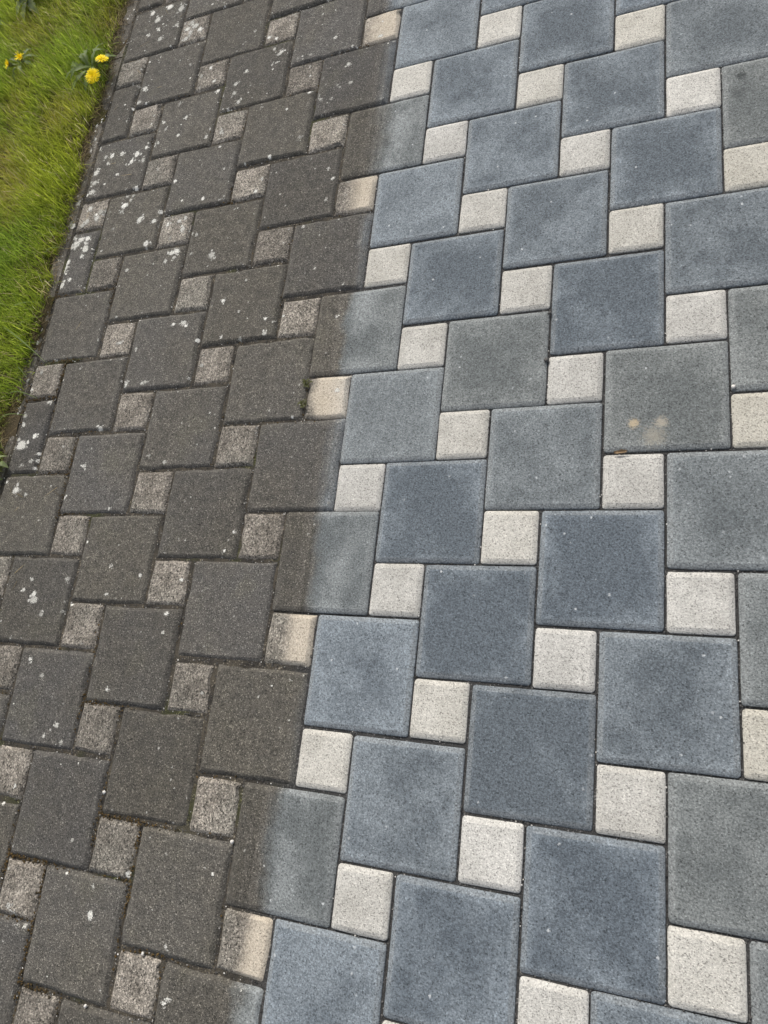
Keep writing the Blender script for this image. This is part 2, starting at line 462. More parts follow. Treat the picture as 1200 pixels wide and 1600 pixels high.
M_MOSS = island_mat('joint_moss', (.030, .024, .012), (.12, .075, .025))
M_CRUMB = island_mat('soil_crumb', (.070, .056, .038), (.28, .23, .16))
M_GRIT = island_mat('joint_grit', (.020, .020, .020), (.13, .125, .118))
M_PALE = island_mat('pale_grit', (.42, .40, .36), (.70, .68, .64))

# ------------------------------------------------------------------ ground sheets
def sheet(name, x0, x1, y0, y1, z, mat):
    o = mesh_obj(name, [(x0, y0, z), (x1, y0, z), (x1, y1, z), (x0, y1, z)], [(0, 1, 2, 3)], mat)
    o['kind'] = 'structure'
    return o

sheet('ground', -60, 60, -60, 60, -.09, M_FAR)

U_EDGE = -1.30          # left end of the paving
U_MAX, V_MIN, V_MAX = 2.2, -2.2, 3.6

# pavement: the bed of jointing sand carries every paver
nx, ny = 260, 380
xs = np.linspace(U_EDGE - .02, U_MAX, nx); ys = np.linspace(V_MIN, V_MAX, ny)
X, Y = np.meshgrid(xs, ys)
grime = 1 / (1 + np.exp((X + .42) * 60))
Z = -.0078 + .0022 * (fbm(X * 18, Y * 18, 5) - .5) + grime * (.0010 + .0040 * (fbm(X * 14, Y * 14, 3) - .45)) + .002 * (fbm(X * 40, Y * 40, 9) - .5)
Z = np.minimum(Z, -.0071)
idx = np.arange(nx * ny).reshape(ny, nx)
a, b, c, d = idx[:-1, :-1].ravel(), idx[:-1, 1:].ravel(), idx[1:, 1:].ravel(), idx[1:, :-1].ravel()
pavement = fast_mesh('pavement', np.c_[X.ravel(), Y.ravel(), Z.ravel()],
                     np.r_[np.c_[a, b, c], np.c_[a, c, d]], M_BED, smooth=True)
pavement['kind'] = 'structure'

# ------------------------------------------------------------------ pavers
OFF = np.array(OFFS, float)

def drift(u, v):
    """small laying error at lattice place (u, v), metres"""
    d2 = (OFF[:, 0] - u) ** 2 + (OFF[:, 1] - v) ** 2
    wgt = np.exp(-d2 / (2 * 1.0 ** 2))
    s = wgt.sum() + .35
    return (wgt * np.clip(OFF[:, 2], -6, 6)).sum() / s / 1000, (wgt * np.clip(OFF[:, 3], -7, 7)).sum() / s / 1000

def paver_mesh(name, hx, hy, mat, worn, seed, seg=5):
    """rounded block: side wall, rounded arris, flat top; worn ones have an uneven, chipped arris"""
    rg = np.random.default_rng(seed)
    rad = .0055 if not worn else .0045
    base = []
    for (sx, sy, a0) in ((1, 1, 0), (-1, 1, 90), (-1, -1, 180), (1, -1, 270)):
        for t in (0, 30, 60, 90):
            an = math.radians(a0 + t)
            base.append((sx * (hx - rad) + rad * math.cos(an), sy * (hy - rad) + rad * math.sin(an)))
    ring = []
    for i in range(len(base)):
        p, q = base[i], base[(i + 1) % len(base)]
        ring.append(p)
        L = math.hypot(q[0] - p[0], q[1] - p[1])
        if L > .02:
            n = seg if L < .12 else seg * 2
            for j in range(1, n):
                ring.append((p[0] + (q[0] - p[0]) * j / n, p[1] + (q[1] - p[1]) * j / n))
    ring = np.array(ring)
    n = len(ring)
    jit = rg.normal(0, 1, n)
    jit = (jit + np.roll(jit, 1)) / 1.4
    chip = np.maximum(0, rg.normal(0, 1, n) - 1.2)
    if worn:
        prof = [(0, -.045), (0.0002, -.0085), (.0010, -.0070), (.0050, -.0034), (.0084, -.0006), (.0104, 0)]
        ja, ca = .0007, .0013
    else:
        prof = [(0, -.045), (0, -.0046), (.0008, -.0036), (.0040, -.0021), (.0082, -.0003), (.0094, 0)]
        ja, ca = .0002, .0002
    V, F = [], []
    for li, (ins, z) in enumerate(prof):
        amt = 0 if li == 0 else (ja * jit + ca * chip) * (1.0 if li < 5 else .4)
        ex = np.sign(ring[:, 0]) * np.minimum(np.abs(ring[:, 0]), hx) * 1.0
        sx = (hx - ins) / hx; sy = (hy - ins) / hy
        px = ring[:, 0] * sx - np.sign(ring[:, 0]) * amt * (np.abs(ring[:, 0]) > hx * .9)
        py = ring[:, 1] * sy - np.sign(ring[:, 1]) * amt * (np.abs(ring[:, 1]) > hy * .9)
        zz = z - (0 if li in (0, 5) else 1) * ca * chip * .6
        for i in range(n):
            V.append((px[i], py[i], z if li in (0, 5) else zz[i]))
    for li in range(len(prof) - 1):
        for i in range(n):
            j = (i + 1) % n
            F.append((li * n + i, li * n + j, (li + 1) * n + j, (li + 1) * n + i))
    # top: one more inset loop keeps it flat, centre fan closes it
    last = (len(prof) - 1) * n
    F.append(tuple(last + i for i in range(n)))
    me = bpy.data.meshes.new(name)
    me.from_pydata([tuple(map(float, v)) for v in V], [], F)
    me.update()
    sm = [True] * len(me.polygons); sm[-1] = False
    me.polygons.foreach_set('use_smooth', sm)
    me.materials.append(mat)
    return me

HB, HS = .0982, .0482
BIG_CLEAN = [paver_mesh('square_paver', HB, HB, M_DARK, False, 10 + i) for i in range(4)]
BIG_WORN = [paver_mesh('square_paver', HB + .0010, HB + .0010, M_DARK, True, 20 + i) for i in range(6)]
CUT_WORN = [paver_mesh('cut_paver', .0485, HB, M_DARK, True, 30 + i) for i in range(3)]
SM_CLEAN = [paver_mesh('small_paver', HS, HS, M_LIGHT, False, 40 + i, 4) for i in range(4)]
SM_WORN = [paver_mesh('small_paver', HS + .0010, HS + .0010, M_LIGHT, True, 50 + i, 4) for i in range(6)]

# where the washing stopped on single stones: (kind, u, v) -> (edge in units of 0.1 m, softness)
EDGE = {('b', -6, 12): (-4.08, .40), ('b', -5, 10): (-4.05, .40), ('s', -5, 9): (-4.62, .30), ('b', -6, 7): (-3.98, .35),
        ('b', -5, 5): (-4.25, .13), ('s', -5, 4): (-4.82, .14), ('b', -6, 2): (-4.08, .38), ('b', -5, 0): (-4.18, .16),
        ('s', -5, -1): (-4.50, .20), ('b', -6, -3): (-3.93, .3), ('b', -5, -5): (-4.27, .22), ('s', -5, -6): (-4.45, .16),
        ('b', -6, -8): (-4.42, .2), ('s', -5, 14): (-4.72, .35)}
TONE = {(-4, 13): .35, (-4, 8): .35, (-4, -2): .40, (-4, -7): .35, (-4, 3): .35, (-2, -1): -.35, (-1, -3): -.40, (-3, 1): -.25,
        (0, 5): -.30, (0, -5): -.15, (0, 0): -.15, (-3, 6): -.1, (1, -2): -.1, (-2, -6): 0.0, (-3, -4): .05, (2, 6): -.2,
        (-2, 9): .05, (1, 8): -.05, (0, 10): -.05, (-3, 11): .1, (-1, 2): .1, (1, 3): 0.0, (-2, 4): .1}
GREEN = {(-2, 4): .95, (-4, 3): .6, (1, 3): 1.0, (3, 4): 1.0, (2, 1): .7, (-5, 5): .9, (3, 9): 1.0, (3, -1): .9, (2, -4): .95,
         (-1, 2): .6, (3, -6): .9, (-5, 10): .9, (-5, 0): .8, (-5, -5): .9, (2, 11): .5, (3, 14): .5, (2, 6): .35, (-4, -2): .1}

Rm = np.array(CAM_R); Cc = np.array(CAM_C)
def project(x, y, z=0):
    c = Rm @ (np.array((x, y, z)) - Cc)
    if c[2] <= .05:
        return None
    return c[0] / c[2] * 1139.19 + 600, c[1] / c[2] * 1139.19 + 800

cells = []
for n in range(-40, 41):
    for m in range(-40, 41):
        bu, bv = 2 * n - m, n + 2 * m
        if -14 <= bu <= 20 and -21 <= bv <= 34:
            cells.append(('b', bu, bv, 2))
        su, sv = bu + 1, bv + 2
        if -13 <= su <= 20 and -21 <= sv <= 34:
            cells.append(('s', su, sv, 1))
cells.sort(key=lambda c: (c[2], -c[1]))

far_v, far_f, far_n = {'b': [], 's': []}, {'b': [], 's': []}, {'b': 0, 's': 0}
placed = []       # (x0, x1, y0, y1, dirty) for things that live in the joints
singles = []
SURF = []
for kind, u, v, s in cells:
    cut = kind == 'b' and u == -14
    cu = u + s / 2 if not cut else -12.5
    cv = v + s / 2
    wx, wy = cu * .1, cv * .1
    p = project(wx, wy)
    mg = 130
    near = p is not None and -mg < p[0] < 1200 + mg and -mg < p[1] < 1600 + mg
    dx, dy = drift(cu, cv)
    singles.append((kind, u, v, s, cut, wx + dx, wy + dy, near, p))

def lichen_level(x, y):
    return float(np.clip(.12 + .30 * (y - .9) + .16 * (-x - .9), 0.0, .42))

for kind, u, v, s, cut, x, y, near, p in singles:
    rs = random.Random(u * 7919 + v * 104729 + (13 if kind == 'b' else 0))
    cu = x * 10
    edge, soft = EDGE.get((kind, u, v), (None, None))
    if edge is None:
        if kind == 'b':
            edge, soft = (99, .2) if u <= -6 else ((-4.25 + rs.uniform(-.2, .2), .2) if u == -5 else (-99, .2))
        else:
            edge, soft = (99, .2) if u <= -6 else ((-4.6, .2) if u == -5 else (-99, .2))
    worn = cu < -4.3
    if near:
        if cut:
            me = rs.choice(CUT_WORN)
        elif kind == 'b':
            me = rs.choice(BIG_WORN if worn else BIG_CLEAN)
        else:
            me = rs.choice(SM_WORN if worn else SM_CLEAN)
        o = bpy.data.objects.new('cut_paver' if cut else ('square_paver' if kind == 'b' else 'small_paver'), me)
        COL.objects.link(o)
        o.parent = pavement
        j = .0009 if worn else .0004
        tilt = .0050 if worn else .0022
        o.location = (x + rs.gauss(0, j), y + rs.gauss(0, j), -.0012 + rs.gauss(0, .0009 if worn else .0005))
        quarter = 0 if cut else rs.choice((0, 1, 2, 3)) * math.pi / 2
        o.rotation_euler = (rs.gauss(0, tilt), rs.gauss(0, tilt), (rs.choice((0, math.pi)) if cut else quarter) + rs.gauss(0, .006 if worn else .0025))
        o['dirt_edge'] = edge * .1
        o['dirt_soft'] = soft * .1
        o['tone'] = TONE.get((u, v), rs.uniform(-.18, .22)) if kind == 'b' else rs.uniform(-.32, .36)
        if kind == 'b':
            o['green'] = GREEN.get((u, v), rs.uniform(0, .25)) if not worn else GREEN.get((u, v), rs.random())
        else:
            o['green'] = rs.uniform(0, .35) + (.45 if u >= 3 or (u == 1 and v > 10) else 0)
        o['core'] = max(0.0, rs.gauss(.25, .25))
        o['half'] = HB if kind == 'b' else HS
        o['lichen'] = lichen_level(x, y) if worn else 0.0
        hx = (.05 if cut else s * .05)
        SURF.append((x - hx, x + hx, y - s * .05, y + s * .05, o.location.copy(), o.rotation_euler[0], o.rotation_euler[1], o.rotation_euler[2], hx - .0016, s * .05 - .0016))
        placed.append((x - hx, x + hx, y - s * .05, y + s * .05, worn, rs))
    else:
        src = (BIG_CLEAN if kind == 'b' else SM_CLEAN)[0] if not cut else CUT_WORN[0]
        vs_ = np.array([q.co[:] for q in src.vertices]) + (x, y, -.001)
        far_v[kind].append(vs_)
        far_f[kind] += [tuple(i + far_n[kind] for i in pl.vertices) for pl in src.polygons]
        far_n[kind] += len(vs_)
for kind in 'bs':
    if far_v[kind]:
        o = mesh_obj('paver_field', np.concatenate(far_v[kind]), far_f[kind], M_DARK if kind == 'b' else M_LIGHT, pavement)
        o['kind'] = 'stuff'
        o['dirt_edge'] = -.44; o['dirt_soft'] = .02; o['tone'] = .05; o['green'] = .3; o['half'] = .0; o['lichen'] = .1

# ------------------------------------------------------------------ edging kerb along the lawn
kerb = empty('edging_kerb', (-1.327, 0, -.1990))
kerb['kind'] = 'structure'
for i in range(6):
    y0 = -2.2 + i * 1.0 - .17
    n = 26
    V, F = [], []
    prof = [(-.024, 0), (-.024, .188), (-.021, .1925), (-.014, .194), (.014, .194), (.020, .1925), (.0225, .188), (.0225, 0)]
    for j in range(n + 1):
        t = y0 + .003 + .994 * j / n
        wob = .0022 * (vnoise(t * 9, 3.1, 5) - .5)
        for q, (px, pz) in enumerate(prof):
            ero = .006 * max(0, float(vnoise(t * 25, q * .7, 8)) - .55)
            V.append((px + wob + (ero if px < 0 else -ero * .3), t, pz - ero))
    k = len(prof)
    for j in range(n):
        for q in range(k - 1):
            F.append((j * k + q, (j + 1) * k + q, (j + 1) * k + q + 1, j * k + q + 1))
    F.append(tuple(range(k))); F.append(tuple(n * k + q for q in range(k - 1, -1, -1)))
    o = mesh_obj('edging_stone', V, F, M_KERB, kerb)

# ------------------------------------------------------------------ lawn: soil sheet, then blades
def soil_z(x, y):
    inland = np.clip((-1.345 - x) / .10, 0, 1)
    over = np.clip((x + 1.352) / .048, 0, 1)            # soil thins out across the kerb and leaves parts of it bare
    z = -.006 + inland * .006 + .014 * (fbm(x * 9, y * 9, 31) - .5) * np.clip(.35 + inland, 0, 1) + .006 * (fbm(x * 45, y * 45, 33) - .5)
    return z + .024 * (fbm(x * 7, y * 12, 37) - .36) * (over > 0) - .010 * over

nx, ny = 150, 300
xs = np.r_[np.linspace(-3.4, -1.44, nx - 40), np.linspace(-1.435, -1.304, 40)]; ys = np.linspace(-2.3, 3.8, ny)
X, Y = np.meshgrid(xs, ys)
rise = np.clip((-1.345 - X) / .12, 0, 1)
Z = soil_z(X, Y)
idx = np.arange(nx * ny).reshape(ny, nx)
a, b, c, d = idx[:-1, :-1].ravel(), idx[:-1, 1:].ravel(), idx[1:, 1:].ravel(), idx[1:, :-1].ravel()
lawn = fast_mesh('lawn', np.c_[X.ravel(), Y.ravel(), Z.ravel()], np.r_[np.c_[a, b, c], np.c_[a, c, d]], M_SOIL, smooth=True)
lawn['kind'] = 'structure'

EV = np.array([e[0] for e in GRASS_EDGE][::-1]) / 1000
EU = np.array([e[1] for e in GRASS_EDGE][::-1]) / 1000
def grass_edge(y):
    return np.interp(y, EV, EU) + .004 + .050 * (vnoise(y * 11, 0 * y, 41) - .5) + .026 * (vnoise(y * 70, 0 * y, 43) - .5)

def blades(base, az, length, width, lean, curl, colr, tipcol, seg=3):
    """base (N,3); returns verts, tris, colours for N curved tapering blades"""
    N = len(base)
    dirx, diry = np.cos(az), np.sin(az)
    sx, sy = -diry, dirx
    verts = np.zeros((N, 2 * seg + 1, 3)); cols = np.zeros((N, 2 * seg + 1, 3))
    px = np.zeros(N); pz = np.zeros(N)
    ang = lean.copy()
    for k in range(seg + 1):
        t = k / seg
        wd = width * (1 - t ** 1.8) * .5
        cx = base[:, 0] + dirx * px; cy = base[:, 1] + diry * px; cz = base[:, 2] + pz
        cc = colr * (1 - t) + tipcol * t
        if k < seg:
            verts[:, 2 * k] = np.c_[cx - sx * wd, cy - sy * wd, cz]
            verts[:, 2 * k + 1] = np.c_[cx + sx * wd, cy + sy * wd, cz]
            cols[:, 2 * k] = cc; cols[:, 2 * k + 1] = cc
        else:
            verts[:, 2 * k] = np.c_[cx, cy, cz]; cols[:, 2 * k] = cc
        ds = length / seg
        px = px + ds * np.sin(ang); pz = pz + ds * np.cos(ang)
        ang = ang + curl / seg
    T = []
    for k in range(seg - 1):
        T += [(2 * k, 2 * k + 1, 2 * k + 3), (2 * k, 2 * k + 3, 2 * k + 2)]
    T.append((2 * seg - 2, 2 * seg - 1, 2 * seg))
    T = np.array(T)
    off = (np.arange(N) * (2 * seg + 1))[:, None, None]
    return verts.reshape(-1, 3), (T[None] + off).reshape(-1, 3), cols.reshape(-1, 3)

N = 230000
gx = rng.uniform(-2.75, -1.32, N); gy = rng.uniform(-.9, 2.9, N)
keep = (gx < grass_edge(gy)) & (rng.uniform(0, 1, N) < .55 + .6 * fbm(gx * 14, gy * 14, 61)) & (gy < 2.9 - .0 * gx)
gx, gy = gx[keep], gy[keep]
N = len(gx)
dedge = grass_edge(gy) - gx
clump = fbm(gx * 7, gy * 7, 51, 3)                 # height and vigour
dry = .6 * np.clip((fbm(gx * 4.2 + 3, gy * 4.2, 71, 3) - .58) * 5, 0, 1)
for (hx, hy, hr, am) in ((-1.70, 1.30, .09, .75), (-1.46, 1.44, .06, .6), (-1.75, 1.87, .05, .5), (-1.39, 1.80, .06, .6)):
    dry = np.maximum(dry, am * np.exp(-((gx - hx) ** 2 + (gy - hy) ** 2) / (2 * hr ** 2)) * (0.6 + .8 * fbm(gx * 20, gy * 20, 77)))
az = 2 * np.pi * 2.2 * fbm(gx * 9, gy * 9, 81, 2) + rng.normal(0, 1.7, N)
rimw = np.exp(-np.maximum(dedge, 0) / .02)
az = np.where(rng.uniform(0, 1, N) < .6 * rimw, rng.normal(-.2, .8, N), az)
ln = (.026 + .036 * clump + rng.gamma(2.0, .009, N)) * (1 - .45 * dry) * np.clip(.75 + dedge * 5, .75, 1.0)
wd = rng.uniform(.0013, .0028, N) * (1 - .2 * dry)
lean = np.abs(rng.normal(.45, .32, N)) + .25 * dry
curl = rng.normal(.75, .5, N)
v_ = rng.uniform(0, 1, (N, 1)) ** 1.3 * 1.25
cA = np.array((.140, .245, .022)); cB = np.array((.32, .44, .055)); cY = np.array((.50, .50, .040)); cD = np.array((.46, .33, .06)); cS = np.array((.58, .50, .25))
vig = np.clip((fbm(gx * 3.1, gy * 3.1 + 9, 91, 3) - .3) * 2.2, 0, 1)[:, None]
colr = cA * (1 - v_) + cB * v_
colr = colr * (1 - .38 * vig) + cY * (.38 * vig) * (0.6 + .6 * v_)
ds_ = (dry * rng.uniform(.2, 1.0, N))[:, None]
colr = colr * (1 - ds_) + cD * ds_
straw = (rng.uniform(0, 1, N) < .035 + .22 * dry + .16 * np.exp(-dedge / .02))[:, None]
colr = np.where(straw, cS * rng.uniform(.55, 1.15, (N, 1)), colr)
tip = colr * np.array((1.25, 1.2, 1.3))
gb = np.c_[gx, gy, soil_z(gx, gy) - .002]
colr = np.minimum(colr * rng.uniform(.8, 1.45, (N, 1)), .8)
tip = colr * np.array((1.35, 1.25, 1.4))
V1, T1, C1 = blades(gb, az, ln, wd, lean, curl, colr * .72, np.minimum(tip, .85))  # darker blade bases: shade low in the grass painted into the colour
# coarse bent blades that hang over the kerb, where the photograph has them
hand = [((-1.47, .735), (-1.262, .602), .034, .0048), ((-1.452, .75), (-1.335, .785), .03, .0045), ((-1.40, .70), (-1.318, .74), .02, .003),
        ((-1.39, .64), (-1.30, .66), .02, .0022), ((-1.38, .93), (-1.31, .95), .02, .002), ((-1.40, 1.03), (-1.318, .99), .02, .0022),
        ((-1.37, .52), (-1.255, .50), .018, .002), ((-1.37, .44), (-1.28, .455), .02, .002), ((-1.36, .60), (-1.30, .55), .02, .0026)]
HV, HT, HC = [], [], []
for (p0, p1, hgt, wid) in hand:
    p0 = np.array(p0); p1 = np.array(p1); dd = (p1 - p0) / np.linalg.norm(p1 - p0); sd = np.array((-dd[1], dd[0]))
    b0 = len(HV); S = 9
    for k in range(S + 1):
        t = k / S
        q = p0 + (p1 - p0) * t + sd * .008 * math.sin(t * 3)
        z = 4 * hgt * t * (1 - t) * (1 - .35 * t) + .003 + (-.006 + .006 * t)
        wv = wid * .5 * (1 - t ** 2.5) + .0003
        for sg in (-1, 1):
            HV.append((q[0] + sd[0] * wv * sg, q[1] + sd[1] * wv * sg, z + .0006 * sg))
            HC.append(np.array((.30, .38, .14)) * (.8 + .45 * t))
        if k:
            i = b0 + 2 * k
            HT += [(i - 2, i - 1, i + 1), (i - 2, i + 1, i)]
# dead stalks lying along the kerb and bare rim
M = 2200
sy_ = rng.uniform(-.4, 2.7, M); sx_ = grass_edge(sy_) + rng.normal(.004, .016, M)
sx_[:45] = rng.uniform(-1.30, -1.10, 45)
ok = (sx_ > -1.45) & ((sx_ < -1.312) | (np.arange(M) < 45))
sx_, sy_ = sx_[ok], sy_[ok]; M = len(sx_)
sc_ = np.array((.30, .23, .12)) * rng.uniform(.4, 1.3, (M, 1))
V2, T2, C2 = blades(np.c_[sx_, sy_, np.where(sx_ > -1.312, .0012, np.maximum(soil_z(sx_, sy_), -.005) + .004)], rng.uniform(0, 2 * np.pi, M), rng.uniform(.012, .045, M),
                    rng.uniform(.0007, .0016, M), np.where(sx_ > -1.312, 1.55, rng.uniform(1.2, 1.55, M)), np.where(sx_ > -1.312, .02, rng.normal(.1, .3, M)), sc_, sc_ * 1.2)
VV = np.concatenate([V1, np.array(HV), V2]); CC = np.concatenate([C1, np.array(HC), C2])
TT = np.concatenate([T1, np.array(HT) + len(V1), T2 + len(V1) + len(HV)])
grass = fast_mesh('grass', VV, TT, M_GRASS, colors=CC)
tag(grass, 'short green and straw-yellow lawn grass beside the paving', 'grass', kind='stuff')

# ------------------------------------------------------------------ plants in the lawn
def leaf_mesh(length, width, lobes, arch, lift, fold=.25, n=26, seed=0, droop=1.0):
    """leaf along +X from the origin; lobed edge, raised sides, arched midrib"""
    rg = random.Random(seed)
    V, F = [], []
    ph = rg.uniform(0, 6)
    for i in range(n + 1):
        t = i / n
        prof = math.sin(math.pi * min(1, t ** 1.35 * .97 + .03)) ** .8
        wv = width * .5 * (.12 + .88 * prof)
        if lobes:
            saw = (t * lobes + .15) % 1.0
            wv *= .40 + .75 * saw if t < .85 else 1.0 - (t - .85) * 3
        x = length * t
        z = lift * math.sin(math.pi * t * .85) * arch + length * .02 - droop * .25 * length * t * t
        side = .006 * math.sin(t * 5 + ph)
        if t >= 1: wv = .0006
        V += [(x, side - wv, z + wv * fold * (1 + .5 * math.sin(t * 17 + ph))), (x, side, z), (x, side + wv, z + wv * fold * (1 + .5 * math.sin(t * 15 + 2 * ph)))]
        if i:
            b = 3 * i
            F += [(b - 3, b - 2, b + 1, b), (b - 2, b - 1, b + 2, b + 1)]
    return V, F

def add_leaves(root, specs, mat, lobes, seed, scl=(1, 1, 1)):
    for i, (azd, L, W, arch, z0) in enumerate(specs):
        V, F = leaf_mesh(L, W, lobes, 1.0, arch, seed=seed + i)
        o = mesh_obj('leaf', V, F, mat, root, smooth=True)
        o.rotation_euler = (random.uniform(-.25, .25), -.05, math.radians(azd))
        o.location = (0, 0, z0)
        o.scale = scl

def tube(p, r, n=7):
    V, F = [], []
    p = [Vector(q) for q in p]
    for i, q in enumerate(p):
        t = (p[min(i + 1, len(p) - 1)] - p[max(i - 1, 0)]).normalized()
        a_ = t.orthogonal().normalized(); b_ = t.cross(a_)
        for k in range(n):
            an = 2 * math.pi * k / n
            V.append(tuple(q + (a_ * math.cos(an) + b_ * math.sin(an)) * r))
        if i:
            for k in range(n):
                kk = (k + 1) % n
                F.append(((i - 1) * n + k, (i - 1) * n + kk, i * n + kk, i * n + k))
    return V, F

def flower(root, top, tilt, R, rings=((1.0, 34, .10), (.82, 30, .30), (.62, 24, .62), (.40, 18, .95)), seed=0, shaggy=.1):
    rg = random.Random(seed)
    top = Vector(top)
    V, F = tube([(top.x * .15, top.y * .15, -.005), (top.x * .5, top.y * .5, top.z * .6), tuple(top - Vector((0, 0, .006)))], .0018)
    mesh_obj('stem', V, F, M_STEM, root, smooth=True)
    head = []; faces = []
    for (rr, cnt, el) in rings:
        for k in range(cnt):
            an = 2 * math.pi * (k + rg.uniform(-.3, .3)) / cnt
            L = R * rr * rg.uniform(1 - shaggy, 1 + shaggy * .6); e = el + rg.gauss(0, .07)
            wv = .0024 * rg.uniform(.85, 1.15)
            ca, sa = math.cos(an), math.sin(an)
            b = len(head)
            for (t, wf, dz) in ((.08, .5, 0), (.5, 1.0, .0012), (.93, .95, -.0003), (1.0, .55, -.0012)):
                x = L * t * math.cos(e); z = L * t * math.sin(e) + dz
                for sg in (-1, 1):
                    y = sg * wv * .5 * wf
                    head.append((x * ca - y * sa, x * sa + y * ca, z))
            for q in range(3):
                faces.append((b + 2 * q, b + 2 * q + 1, b + 2 * q + 3, b + 2 * q + 2))
    h = mesh_obj('flower_head', head, faces, M_PETAL, root)
    h.location = top; h.rotation_euler = tilt
    # green cup of bracts below the petals
    V, F = [], []
    for i, (r, z) in enumerate(((.002, -.010), (.006, -.007), (.0075, -.002), (.0085, .002))):
        for k in range(10):
            an = 2 * math.pi * k / 10
            V.append((r * math.cos(an), r * math.sin(an), z))
        if i:
            for k in range(10):
                kk = (k + 1) % 10
                F.append(((i - 1) * 10 + k, (i - 1) * 10 + kk, i * 10 + kk, i * 10 + k))
    mesh_obj('flower_cup', V, F, M_STEM, h, smooth=True)

d1 = empty('dandelion', (-1.375, 1.575, .020))
tag(d1, 'dandelion with two wide open yellow flowers at the lawn edge by the paving', 'dandelion', 'dandelions in the lawn')
add_leaves(d1, [(20, .085, .026, .020, .004), (75, .10, .028, .022, .006), (120, .095, .027, .030, .004), (160, .11, .028, .024, .004),
                (195, .105, .026, .030, .005), (230, .10, .030, .020, .004), (265, .085, .026, .018, .003), (315, .07, .024, .018, .006),
                (350, .075, .022, .024, .008), (140, .07, .024, .035, .008), (215, .075, .026, .04, .008), (45, .07, .024, .03, .008)], M_DLEAF, 5, 100, (1.0, .72, .75))
flower(d1, (.041, -.066, .027), (math.radians(16), math.radians(14), 0), .0235, seed=1)
flower(d1, (.057, -.007, .027), (math.radians(-14), math.radians(22), 0), .0195, seed=2)

d2 = empty('dandelion', (-1.70, 1.69, .014))
tag(d2, 'dandelion with two ragged half-open yellow flowers among the grass, far from the paving', 'dandelion', 'dandelions in the lawn')
add_leaves(d2, [(10, .08, .022, .03, .006), (60, .08, .022, .03, .006), (300, .09, .026, .025, .006), (335, .085, .024, .03, .006),
                (260, .08, .024, .022, .006), (215, .075, .022, .03, .006), (160, .08, .022, .03, .006), (110, .08, .022, .03, .006)], M_DLEAF, 5, 130, (.85, .65, .75))
half = ((1.0, 13, .55), (.8, 12, .85), (.6, 10, 1.15))
flower(d2, (-.016, -.022, .037), (math.radians(20), math.radians(-25), 0), .017, half, 3, .35)
flower(d2, (.030, -.012, .039), (math.radians(10), math.radians(20), 0), .018, half, 4, .35)

wd1 = empty('lawn_weed', (-1.745, 1.985, .022))
tag(wd1, 'large rosette weed with broad grey-green leaves at the far end of the lawn', 'weed', 'broad-leaved weeds in the lawn')
add_leaves(wd1, [(-60, .10, .045, .022, .006), (-20, .10, .042, .030, .010), (-100, .105, .048, .02, .004), (-140, .10, .045, .02, .006),
                 (180, .09, .04, .035, .01), (140, .09, .042, .04, .012), (95, .09, .045, .05, .014), (50, .09, .042, .045, .012), (15, .085, .04, .045, .014),
                 (-80, .06, .035, .05, .02), (-160, .055, .032, .05, .02), (60, .05, .03, .055, .02)], M_WEED, 6, 160, (.85, .8, .8))
wd2 = empty('lawn_weed', (-1.56, 1.975, .004))
tag(wd2, 'smaller dark rosette weed at the top edge of the picture, nearer the paving', 'weed', 'broad-leaved weeds in the lawn')
add_leaves(wd2, [(-90, .06, .026, .02, .006), (-30, .055, .024, .03, .008), (-150, .06, .026, .02, .006), (160, .05, .022, .03, .008), (90, .055, .024, .035, .01), (30, .05, .022, .03, .01)], M_DLEAF, 4, 190)
wd3 = empty('lawn_weed', (-1.93, 1.93, .004))
tag(wd3, 'grey-green weed cut by the left edge of the picture', 'weed', 'broad-leaved weeds in the lawn')
add_leaves(wd3, [(-10, .075, .030, .03, .008), (-60, .07, .03, .02, .006), (40, .06, .03, .03, .01), (-110, .07, .03, .02, .006), (170, .07, .03, .03, .008), (110, .06, .028, .03, .01)], M_WEED, 3, 210)
wd4 = empty('edge_weed', (-1.318, .318, .0))
tag(wd4, 'small leafy weed growing over the kerb where the lawn meets the left edge', 'weed')
add_leaves(wd4, [(-5, .034, .014, .014, .004), (60, .036, .014, .018, .004), (-60, .038, .016, .012, .004), (-110, .034, .014, .014, .004), (120, .036, .015, .016, .004), (180, .036, .014, .014, .004), (-80, .046, .016, .02, .008), (85, .024, .011, .02, .01)], M_WEED, 0, 230)

for (x, y, lab, sc) in ((-.4975, .432, 'tiny green seedling in the joint left of the tan paver, nearer the camera', 1.0),
                        (-.4965, .480, 'tiny green seedling at the upper corner of the tan paver', 1.1)):
    sd = empty('joint_seedling', (x, y, -.006))
    tag(sd, lab, 'seedling', 'seedlings in the paving joints')
    for i in range(9):
        V, F = leaf_mesh(.013 * sc * random.uniform(.75, 1.15), .0048 * sc, 0, 1.0, .004, n=6, seed=300 + i)
        o = mesh_obj('leaf', V, F, M_SEED, sd, smooth=True)
        o.rotation_euler = (0, -random.uniform(.3, 1.0), math.radians(i * 40 + random.uniform(-15, 15)))
        o.location = (0, 0, .003)

